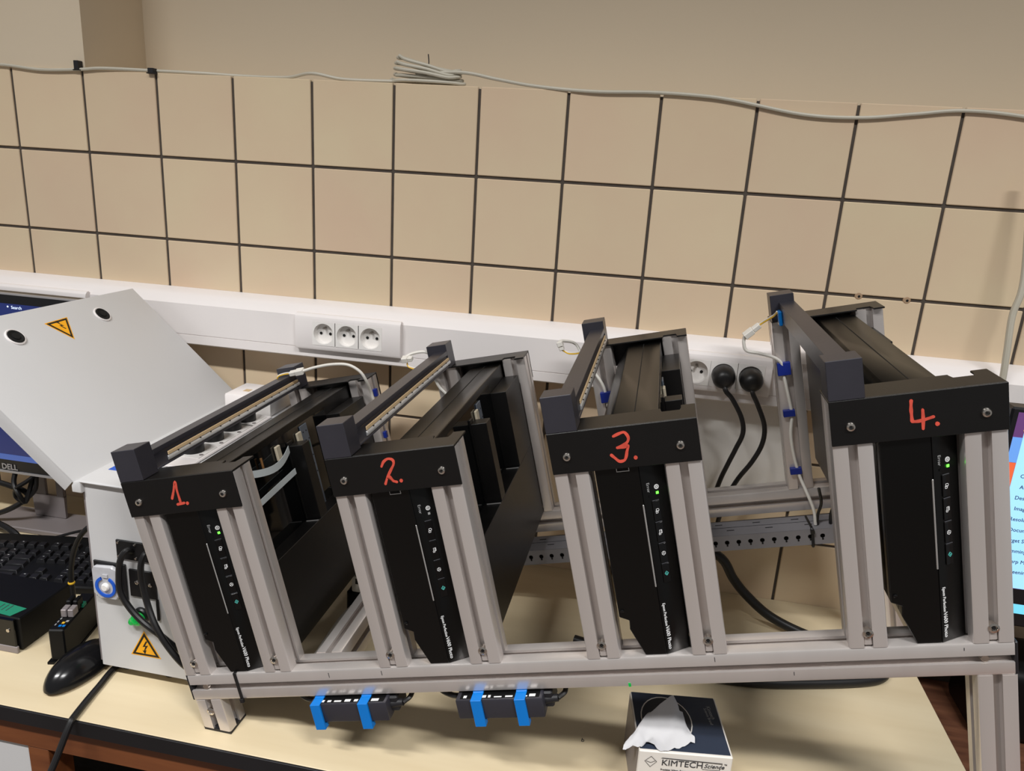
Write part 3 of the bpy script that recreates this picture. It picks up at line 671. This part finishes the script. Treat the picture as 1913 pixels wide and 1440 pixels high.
E(MB().cyl((-.610+.005,-.470,ZT),(-.610+.005,-.470,ZT+.016),.036,n=32)).build('levelling_disc', m_encl, en)
# door: hinge at the top left edge, swung up
dth = math.radians(42); DL = .292
dF = Matrix(((-math.cos(dth),0,math.sin(dth),-.7540),(0,1,0,0),(math.sin(dth),0,math.cos(dth),1.0990),(0,0,0,1)))   # local x along leaf, z = outer normal
DM = Matrix.Translation((-EX0,-EY0,-ZT)) @ dF
def Dm(mb): return mb.xf(DM)
y0, y1 = EY0-.004, EY1+.004
door = Dm(MB().box(.0, DL, y0, y1, -.0020, 0).box(.003, DL, y0, y0+.002, -.022, -.002).box(.003, DL, y1-.002, y1, -.022, -.002).box(DL-.002, DL, y0+.002, y1-.002, -.022, -.002)).build('door', m_encl, en, bevel=.004, seg=3)
for yy, uu in ((-.407,.2485),(-.2145,.2515)):
    Dm(MB().lathe([(.0155,0),(.0155,.0016),(.0142,.0024),(.0128,.0018)], (uu, yy, 0), up=(0,0,1), n=28)).build('lock_ring', m_duct, door)
    Dm(MB().lathe([(.0126,.0016),(.0126,.0030),(.0105,.0034),(.0088,.0022),(.0060,.0020),(.0060,.0034),(.004,.0036)], (uu, yy, 0), up=(0,0,1), n=24)).build('lock', m_hole, door)
def warning(A, B, C, out_m, parent, glyph_c, up, right, sc, dz):
    """triangle sticker from three surface points; out_m maps (u, v, h) to parent space"""
    c = [(A[k]+B[k]+C[k])/3 for k in (0,1)]
    def tri(s, h0, h1, m, nm):
        P = [(c[0]+(q[0]-c[0])*s, c[1]+(q[1]-c[1])*s) for q in (A,B,C)]
        mb = MB().add([(*q,h0) for q in P]+[(*q,h1) for q in P], [(2,1,0),(3,4,5),(0,1,4,3),(1,2,5,4),(2,0,3,5)])
        mb.v = [tuple(out_m(Vector(q))) for q in mb.v]; return mb.build(nm, m, parent)
    s0 = tri(1.12, 0, .0003, m_warn, 'warning_sticker')
    parts = [tri(1.0, .0003, .0005, m_warnk, 'sticker_border'), tri(.74, .0005, .0007, m_warn, 'sticker_field')]
    for q in parts: q.parent = s0
    z = [(.10,.62),(-.26,-.02),(.02,.04),(-.16,-.42),(-.30,-.38),(-.06,-.74),(.10,-.30),(-.03,-.34),(.30,.20),(-.02,.12),(.26,.62)]
    P = [(glyph_c[0]+(a*right[0]+b_*up[0])*sc, glyph_c[1]+(a*right[1]+b_*up[1])*sc) for a, b_ in z]
    mb = MB().prism(P, 'z', .0007, .0009); mb.v = [tuple(out_m(Vector(q))) for q in mb.v]
    mb.build('lightning_bolt', m_warnk, s0)
# door sticker (u along leaf, v = world y)
warning((.2589,-.336),(.2611,-.2901),(.2213,-.3131), lambda q: DM @ q, door, (.2500,-.3130), (-1,0), (0,1), .014, 1)
# front sticker (x, z) on the front face, normal -y
FE = lambda q: Vector((q.x-EX0, -q.z, q.y-ZT))
warning((-.6675,.8685),(-.6896,.8294),(-.6452,.8296), FE, en, (-.6672,.8445), (0,1), (1,0), .0165, 1)
def front_box(x0,x1,z0,z1,d,name,mat,parent=en,d0=0,bevel=.0005):
    return E(MB().box(x0,x1,EY0-d,EY0-d0,z0,z1)).build(name,mat,parent,bevel=bevel)
p1 = front_box(-.6985,-.6350,.9885,1.0180,.003,'gland_plate',m_blackp)
for x in (-.695,-.668,-.641):
    for z in (.9925,1.0140): E(MB().cyl((x,EY0-.003,z),(x,EY0-.0042,z),.0018,n=8)).build('plate_screw',m_screw,p1)
p2 = front_box(-.7385,-.6870,.9205,.9790,.0030,'socket_plate',m_blackp)
fl = E(MB().prism([(-.737,.968),(-.733,.974),(-.705,.976),(-.696,.972),(-.695,.930),(-.700,.923),(-.727,.922),(-.737,.930)],'y',EY0-.010,EY0-.0031)).build('clear_flap',m_clear,p2,bevel=.0015)
n = 28
for k in range(1):
    v = []; f = []
    c = (-.7150, .9435)
    for i in range(n+1):
        t = math.radians(115+ i*(310/n)); 
        for r, h in ((.0166,.0102),(.0166,.0120),(.0124,.0120),(.0124,.0102)):
            v.append((c[0]+r*math.cos(t), EY0-h, c[1]+r*math.sin(t)))
    for i in range(n):
        for q in range(4): f.append((i*4+q, i*4+(q+1)%4, (i+1)*4+(q+1)%4, (i+1)*4+q))
    E(MB().add(v, f)).build('blue_ring', m_ringblue, p2)
E(MB().lathe([(.0062,.0102),(.0062,.0125),(.0045,.0148)],(-.7150,EY0,.9435),up=(0,-1,0),n=18)).build('white_button',m_sock,p2)
E(MB().box(-.7185,-.7105,EY0-.0118,EY0-.0102,.9585,.9635)).build('flap_latch',m_clear,p2)
p3 = front_box(-.6820,-.6400,.9300,.9735,.003,'blank_plate',m_blackp)
for x, z in ((-.6695,.9540),(-.648,.9530)): E(MB().lathe([(.0032,0),(.0032,.001),(.0018,.0016)],(x,EY0-.003,z),up=(0,-1,0),n=12)).build('plate_screw',m_screw,p3)
front_box(-.6420,-.6385,.895,.9295,.003,'edge_strip',m_blackp)
lamp = E(MB().lathe([(.0128,0),(.0128,.004),(.0112,.006)],(-.6680,EY0,.8990),up=(0,-1,0),n=28)).build('lamp_bezel',m_blackp,en)
E(MB().lathe([(.0100,.006),(.0100,.010),(.0086,.0145),(.005,.0175),(.001,.0185)],(-.6690,EY0,.8985),up=(0,-1,-.12),n=24)).build('lamp_lens',m_green,lamp)
lens2 = E(MB().lathe([(.0058,0),(.0058,.006),(.004,.009),(.001,.010)],(-.6815,EY0,.8885),up=(0,-1,0),n=16)).build('small_lamp_lens',m_green,en)
# top: socket strip, plugs, white module, blue label
TZ = 1.1042
ss = thing('socket_strip', 'white socket strip on top of the grey enclosure', 'socket strip', (-.661, -.30, TZ))
MB().box(-.030,.0315,-.150,.105,0,.0030).build('strip_plate',m_duct,ss,bevel=.001)
for k, y in enumerate((-.3875,-.332,-.2779,-.2291)):
    MB().box(-.026,.026,y+.30-.0262,y+.30+.0262,.0030,.0035+.0001).build('socket_frame',m_sock,ss,bevel=.001)
    MB().cyl((.022,y+.288,.0036),(.022,y+.288,.0040),.0035,n=8).build('frame_screw',m_stand,ss)
    t = thing('black_plug', ['nearest','second','third','farthest'][k]+' black round plug in the white socket strip on the enclosure', 'plug', (-.662,y,TZ+.0036), group='black plugs on the enclosure')
    MB().lathe([(.0178,0),(.0180,.002),(.0172,.022),(.0160,.026),(.010,.028)],(0,0,0),n=26).build('plug_body',m_cable_k,t)
wm = thing('white_module', 'white plastic relay box on the enclosure behind the plugs', 'control box', (-.664,-.158,TZ))
MB().box(-.030,.030,-.034,.050,0,.026).build('case',m_sock,wm,bevel=.002,seg=2)
MB().box(-.006,.010,-.002,.004,.0259,.0263).build('logo',m_teal,wm)
wm2 = thing('cream_module', 'pale box with rounded edges on the rear corner of the enclosure', 'control box', (-.715,-.150,TZ))
MB().box(-.018,.030,-.028,.050,0,.030).build('case',m_duct,wm2,bevel=.004,seg=2)
MB().box(.006,.018,-.004,.010,.0299,.0304).build('sticker',m_led,wm2)
bl = thing('blue_label', 'blue lettered sticker on the enclosure top beside block one', 'sticker', (-.714,-.470,TZ))
MB().box(-.020,.030,-.014,.016,0,.0004).build('sheet',m_label_blue,bl)
MB().box(-.014,.030,.002,.006,.0004,.0006).build('print',m_sock,bl)
# enclosure cords
for k, P in enumerate([[(-.673,-.5262,1.0040),(-.6760,-.534,1.0075),(-.6827,-.539,.995),(-.6861,-.541,.9705),(-.6844,-.543,.9461),(-.6736,-.543,.9245),(-.654,-.543,.9034),(-.6257,-.543,.8847),(-.6069,-.541,.869),(-.585,-.530,.845),(-.572,-.51,.81),(-.56,-.48,.7855)],
                       [(-.647,-.5262,1.0030),(-.6476,-.534,1.0060),(-.6504,-.540,.9903),(-.6494,-.541,.9638),(-.6399,-.546,.934),(-.6241,-.5545,.9092),(-.606,-.557,.8819),(-.5842,-.556,.8546),(-.578,-.535,.825),(-.572,-.510,.7860)]]):
    t = MB().tube(P, .0046, n=10, seg=8).build('enclosure_cord', m_cable_k)
    tag(t, ['left of two thick black cords from the enclosure gland plate', 'right of two thick black cords from the enclosure gland plate'][k], 'cord')
pc = MB().tube([(-.66,-.40,.7850),(-.700,-.465,.7850),(-.7333,-.5005,.7850),(-.728,-.555,.7850),(-.7175,-.612,.7855),(-.715,-.628,.780),(-.722,-.655,.735),(-.738,-.700,.66),(-.75,-.73,.55)], .0046, n=10, seg=8).build('mains_cable', m_cable_k)
tag(pc, 'black cord running from under the enclosure over the bench edge', 'cord')

# ------------------------------------------------------------------ left desk things
mon = thing('monitor', 'dark monitor with blue screen behind the open enclosure door', 'monitor', (-1.19, -.17, ZT))
MB().box(-.262,.205,0,.028,.1310,.4985).build('housing', m_mon, mon, bevel=.003)
MB().box(-.2625,.2055,-.0008,.004,.4960,.4995).build('silver_edge', m_monsil, mon)
MB().box(-.2625,.2055,-.0008,.004,.1270,.1315).build('silver_edge', m_monsil, mon)
MB().box(-.248,.190,-.0010,.0,.1560,.4790).build('screen', m_scr, mon)
MB().box(-.248,.190,-.0014,-.001,.1560,.1680).build('task_bar', m_scr2, mon)
text('DELL', .0165, (-.050,-.0012,.1400), (1,0,0), (0,0,1), m_monsil, mon, bold=.0004)
text('Search', .0085, (.020,-.0016,.4725), (1,0,0), (0,0,1), m_scrtxt, mon)
MB().lathe([(.0018,0),(.0018,.0003)], (.0125,-.0012,.4735), up=(0,-1,0), n=10).build('search_icon', m_scrtxt, mon)
nk = MB(); ny0, ny1 = .048, .055
nk.box(-.034,.0405,ny0,ny1,.012,.062).box(-.034,-.003+.008-.006,ny0,ny1,.062,.135).box(.024,.0405,ny0,ny1,.062,.135).box(-.034,.0405,ny0,ny1,.118,.30)
nk.build('neck', m_stand, mon, bevel=.001)
MB().box(-.034,.0405,.0285,.048,.20,.30).build('hinge', m_stand, mon)
MB().prism([(-.12,-.012),(.14,-.008),(.13,.075),(-.10,.075)],'z',0,.0115).build('base', m_stand, mon, bevel=.002)
# keyboard
kb = thing('keyboard', 'black full-size keyboard lying behind the black mini computer', 'keyboard', (-.9296,-.3451,ZT), (0,0,math.radians(11)))
MB().prism([(-.165,.0),(0,.0),(.0,.018),(-.165,.026)][0:0] or [(0,0),(.165,0),(.165,.026),(0,.016)],'x',-.42,.03).build('base', m_kbd, kb, bevel=.003)
keym = MB().add([(-.0085,-.0085,0),(.0085,-.0085,0),(.0085,.0085,0),(-.0085,.0085,0),(-.0062,-.006,.008),(.0062,-.006,.008),(.0062,.0078,.008),(-.0062,.0078,.008)],[(0,3,2,1),(4,5,6,7),(0,1,5,4),(1,2,6,5),(2,3,7,6),(3,0,4,7)]).mesh('key', m_key, bevel=.0006)
wkey = MB().add([(-.018,-.0085,0),(.018,-.0085,0),(.018,.0085,0),(-.018,.0085,0),(-.0155,-.006,.008),(.0155,-.006,.008),(.0155,.0078,.008),(-.0155,.0078,.008)],[(0,3,2,1),(4,5,6,7),(0,1,5,4),(1,2,6,5),(2,3,7,6),(3,0,4,7)]).mesh('key', m_key, bevel=.0006)
legm = MB().box(-.0016,.0016,.000,.0007,.0080,.0083).mesh('key_print', m_white)
for r in range(6):
    y = .018+.0192*r+(.008 if r == 5 else 0)
    zz = .0145+.0612*y
    for c in range(20):
        x = .012-.0192*c-(.008 if c > 3 else 0)-(.008 if c > 6 else 0)
        if 4 <= c <= 6 and r in (2,): continue
        if 4 <= c <= 6 and r == 1 and c != 5: continue
        if c == 8 and r < 4: continue
        me = wkey if (c == 7 and r < 4) else keym
        k = obj('key', me, kb, (x-(.0096 if me is wkey else 0), y, zz))
        if (c*7+r*3) % 3 == 0: obj('key_print', legm, k, (0, .004, 0))
# mini computer with green tape
mc = thing('mini_computer', 'black mini computer with green tape at the left edge', 'computer', (-.899,-.513,ZT), (0,0,0))
MB().box(-.24,.0,.006,.112,.004,.0600).build('case', m_dark, mc, bevel=.002)
MB().box(-.24,-.006,0,.006,.0,.0590).build('front_panel', m_gloss, mc, bevel=.001)
MB().box(-.24,-.004,-.001,.004,-.0,.0120).build('front_grille', m_stand, mc, bevel=.001)
MB().prism([(-.085,.014),(-.018,.008),(-.010,.032),(-.075,.040)],'z',.0601,.0605).build('green_tape', m_tape, mc)
for dx in (0,.008,.016): MB().box(-.052+dx,-.0505+dx,.018,.034,.0605,.0607).build('pen_mark', m_ink, mc)
MB().lathe([(.0030,0),(.0030,.0012),(.0014,.0014)],(-.0165,0,.0400),up=(0,-1,0),n=14).build('audio_jack', m_screw, mc)
# upright hub
hb = thing('usb_hub', 'small black upright hub with cables plugged in beside the mouse', 'hub', (-.838,-.519,ZT), (0,0,math.radians(14)))
MB().box(0,.0235,0,.105,.004,.0590).build('case', m_dark, hb, bevel=.002)
MB().prism([(-.004,-.004),(.024,-.004),(.024,.105),(-.0,.105)],'z',0,.004).build('foot', m_dark, hb)
MB().cyl((.013,-.001,.0055),(.013,-.002,.0055),.0012,n=8).build('foot_screw', m_screw, hb)
for i, (m, x, y) in enumerate([(m_greyprint,.004,.012),(m_greyprint,.004,.020),(m_greyprint,.0045,.028),(m_blue,.011,.009),(m_blue,.0165,.009),(m_yellow,.012,.017),(m_greyprint,.016,.0215)]):
    MB().box(x,x+(.0018 if i < 3 else .004),y,y+.0045,.0590,.0594).build('port_light', m, hb)
for i in range(2):
    MB().box(.003+.0105*i,.0115+.0105*i,.034,.050,.0590,.072).build('usb_plug', m_stand, hb, bevel=.0008)
    MB().box(.0035+.0105*i,.011+.0105*i,.050,.068,.0600,.078).build('plug_grip', m_dark, hb, bevel=.0015)
MB().box(.016,.024,.062,.072,.0590,.0645).build('green_plug', m_tape, hb)
uc = thing('usb_cable', 'black cable with a yellow ring rising from the hub to the enclosure', 'cable', (-.8774,-.42,.8480))
MB().tube([(0,0,-.022),(0,0,.0),(0,0,.0155),(.0026,0,.0377),(.0112,0,.0685),(.0243,.002,.0968),(.0431,.006,.1169),(.075,.02,.135)], .0042, n=10, seg=8).build('cord', m_cable_k, uc)
MB().lathe([(.0050,0),(.0056,.001),(.0056,.0025),(.0050,.0035)],(0,0,.0075),n=18).build('yellow_ring', m_yellow, uc)
mo = thing('mouse', 'glossy black computer mouse half hidden by the enclosure', 'mouse', (-.7795,-.526,ZT), (0,0,math.radians(-6)))
mb = MB().ellip((0,0,0),.0300,.062,.036,32,18); mb.v = [(x, y, .006+z*(1.0 if z > 0 else .12)) for x, y, z in mb.v]
mb.build('shell', m_mouse, mo)
mb = MB().ellip((0,0,0),.0295,.061,.005,32,6); mb.v = [(x, y, .0052+z) for x, y, z in mb.v]; mb.build('base', m_stand, mo)
# cable tangle under the monitor
tg = thing('monitor_cables', 'tangle of black cables hanging under the left monitor', 'cable', (-1.20,-.17,ZT))
for P, r in [([(-.10,0,.128),(-.06,-.01,.112),(-.03,.0,.098),(-.007,.01,.085),(-.002,.012,.070),(-.03,0,.048),(-.07,-.005,.030),(-.11,-.01,.02)],.0055),
             ([(-.02,.01,.128),(-.018,.0,.105),(-.004,-.006,.085),(.004,0,.066),(.012,.01,.10),(.02,.012,.128)],.0048),
             ([(.03,.01,.128),(.012,0,.112),(-.01,-.004,.096),(-.018,0,.075),(-.004,.004,.066),(.02,.01,.09),(.026,.012,.12)],.0042),
             ([(-.14,-.02,.036),(-.08,-.03,.034),(-.02,-.04,.030),(.02,-.05,.022),(.034,-.055,.010),(.036,-.058,.004)],.0060),
             ([(-.03,-.06,.0045),(0,-.045,.012),(.03,-.05,.014),(.05,-.055,.006)],.0028),
             ([(.06,-.055,.008),(.11,-.04,.024),(.16,-.03,.040),(.23,-.02,.055)],.0028),
             ([(.05,-.06,.006),(.10,-.07,.010),(.16,-.075,.012),(.22,-.07,.02)],.0035)]:
    MB().tube(P, r, n=8).build('cord', m_cable_k, tg)
for (x, y, a) in ((.015,-.062,.3),(.038,-.060,-.5),(.062,-.068,.9)):
    MB().box(-.013,.013,-.008,.008,0,.014).xf(Matrix.Translation((x,y,.001)) @ Matrix.Rotation(a,4,'Z')).build('cable_plug', m_cable_k, tg, bevel=.003)
wpad = MB().box(-1.262,-1.19,-.262,-.215,ZT,ZT+.010).build('white_card', m_sock, None, bevel=.003, seg=2)
tag(wpad, 'small white plastic block behind the keyboard', 'block')

# ------------------------------------------------------------------ right monitor
rm = thing('bright_monitor', 'monitor with a bright light blue window at the far right', 'monitor', (.84,-.20,.66))
MB().box(-.2830,.29,0,.03,.2480,.6055).build('housing', m_mon, rm, bevel=.003)
MB().box(-.2735,.28,-.0006,.0,.2720,.5985).build('screen', m_rscr_p, rm)
def scr(x0,x1,z0,z1,m,n_): return MB().box(x0,x1,-.0012,-.0006,z0,z1).build(n_,m,rm)
scr(-.2735,.28,.2720,.2880,m_rscr_t,'task_bar'); scr(-.2600,.28,.3150,.5930,m_rscr,'window'); scr(-.2735,.28,.2885,.3140,m_mon,'wallpaper'); scr(-.2735,-.2605,.40,.52,m_rscr_o,'wallpaper'); scr(-.2735,-.2605,.5205,.56,m_rscr_b,'wallpaper')
for i, s_ in enumerate(['Digital','Document','Conversion','Auto Exposure','Destination','Image Type','Resolution','Document Size','Target Size','Trimming','Unsharp Mask','Descreening']):
    text(s_, .0085, (-.2500+.003*(i%2),-.0014,.535-.0175*i), (1,0,0), (0,0,1), m_rtxt, rm)
fl_ = MB()
for i in range(10):
    a = 2*PI*i/10; fl_.ellip((-.2520+.0065*math.cos(a), -.0015, .5720+.0065*math.sin(a)), .0032, .0003, .0032, 8, 4)
fl_.build('flower_icon', m_rscr_y, rm)
MB().box(-.258,.2,-.0016,-.0012,.5590,.5625).build('window_bar', m_rscr_o, rm)
MB().box(.02,.06,.03,.05,.01,.45).build('neck', m_mon, rm); MB().box(-.05,.13,-.05,.12,0,.012).build('base', m_mon, rm, bevel=.002)

# ------------------------------------------------------------------ tissue box
tz = math.radians(8)
TBm = Matrix.Translation((.0605,-.5720,ZT)) @ Matrix.Rotation(tz,4,'Z')
tb = thing('tissue_box', 'navy and white wipe box standing on the bench under the rack', 'tissue box', (.0605,-.5720,ZT), (0,0,tz))
BW, BD, BH = .1180, .1110, .0850
MB().box(0,BW,0,BD,0,BH).build('carton', m_tissbox_w, tb, bevel=.0012)
tp = MB().box(.0015,BW-.0025,.0035,BD-.001,BH+.0001,BH+.0006).build('navy_top', m_tissbox_n, tb)
MB().box(-.0004,-.0001,.004,BD-.002,.002,BH-.002).build('side_print', m_stand, tb)
oc = (.043,.060)
ov = [(oc[0]+.034*math.cos(2*PI*i/28), oc[1]+.044*math.sin(2*PI*i/28)) for i in range(28)]
MB().prism(ov,'z',BH+.0006,BH+.0009).build('opening_rim', m_tissbox_w, tb)
MB().prism([(oc[0]+(a-oc[0])*.955, oc[1]+(b_-oc[1])*.955) for a, b_ in ov],'z',BH+.0009,BH+.0011).build('opening', m_ink, tb)
yF = -.0004
text('KIMTECH', .0125, (.0295,yF,BH-.0155), (1,0,0), (0,0,1), m_ink, tb)
text('Science', .0085, (.0870-.0040,yF,BH-.0155), (1,0,0), (0,0,1), m_ink, tb, shear=.3)
text('\u2122', .0045, (.1125-.005,yF,BH-.0120), (1,0,0), (0,0,1), m_ink, tb)
F = frame((0,yF,0),(1,0,0),(0,0,1)); mb = MB()
for a, b_ in (((.0815,BH-.0205),(.1030,BH-.0205)),((.1030,BH-.0205),(.1055,BH-.0105)),((.0290,BH-.0085),(.1055,BH-.0105)),((.0300,BH-.0080),(.1055,BH-.0095))):
    ribbon(mb,[a,b_],.0004,.0002,F,1)
for P in ([(.0085,BH-.0145),(.0160,BH-.0070),(.0235,BH-.0145),(.0160,BH-.0230),(.0085,BH-.0145)],[(.0105,BH-.0145),(.0160,BH-.0165),(.0215,BH-.0135)]):
    for i in range(len(P)-1): ribbon(mb,[P[i],P[i+1]],.0004,.0002,F,1)
mb.build('logo_lines', m_ink, tb)
for i, s_ in enumerate(['Precision Wipes. Essuyeurs de Precision. Praezisionstuecher.','Pa\u00f1os de Precision. Panni di Precisione. Panos de Precisao.','Precisiedoekjes. Precisionsservetter.']):
    text(s_, .0034, (.0295,yF,BH-.0260-.0046*i), (1,0,0), (0,0,1), m_ink, tb)
text('Science Brand', .0056, (.099,.088,BH+.0007), (.12,-1,0), (1,.12,0), m_greyprint, tb)
text('Kimtech', .0075, (.104,.092,BH+.0007), (.12,-1,0), (1,.12,0), m_greyprint, tb)
# tissue: folded sheet pulled out of the opening
ti = thing('tissue', 'white paper tissue pulled up out of the navy wipe box', 'tissue', TBm @ Vector((oc[0],oc[1],BH)), (0,0,tz))
def loft(curves, nu=26, nv=14):
    C = [catmull(c, 6) for c in curves]
    def samp(c, t):
        k = t*(len(c)-1); i = min(int(k), len(c)-2); return c[i].lerp(c[i+1], k-i)
    rows = [[samp(c, u/nu) for u in range(nu+1)] for c in C]
    mb = MB(); v = []
    for j in range(nv+1):
        for u in range(nu+1):
            col = catmull([r[u] for r in rows], 8); p = samp(col, j/nv)
            s_ = math.sin(u*.9+j*.35)*.0016+math.sin(u*2.1-j*.8)*.0008
            v.append(p+Vector((s_*.4, s_, s_*.6)))
    f = [(j*(nu+1)+u, j*(nu+1)+u+1, (j+1)*(nu+1)+u+1, (j+1)*(nu+1)+u) for j in range(nv) for u in range(nu)]
    return mb.add(v, f)
RIDGE = [(-.062,-.050,-.004),(-.047,-.034,.006),(-.0275,-.012,.0165),(.0025,-.002,.038),(.016,-.006,.020),(.0225,-.012,.009)]
front = loft([RIDGE,
              [(-.062,-.051,-.004),(-.046,-.040,.006),(-.028,-.024,.010),(.0005,-.018,.021),(.016,-.020,.012),(.026,-.026,.006)],
              [(-.062,-.052,-.005),(-.044,-.048,.003),(-.026,-.038,.002),(-.008,-.036,.004),(.012,-.032,.010),(.029,-.036,.006)],
              [(-.062,-.053,-.006),(-.044,-.056,.002),(-.030,-.052,.005),(-.009,-.060,.002),(.012,-.050,.003),(.030,-.042,.003)]])
so_ = front.build('sheet', m_tissue, ti, sharp=80)
back_ = loft([RIDGE,
              [(-.040,-.030,.003),(-.028,-.006,.008),(-.018,.004,.010),(.002,.010,.016),(.014,.004,.010),(.020,-.006,.005)],
              [(-.024,-.018,.0005),(-.018,.0,.0005),(-.010,.010,.0005),(.002,.012,.0005),(.012,.006,.0005),(.017,-.004,.0005)]])
back_.build('sheet_back', m_tissue, ti, sharp=80)
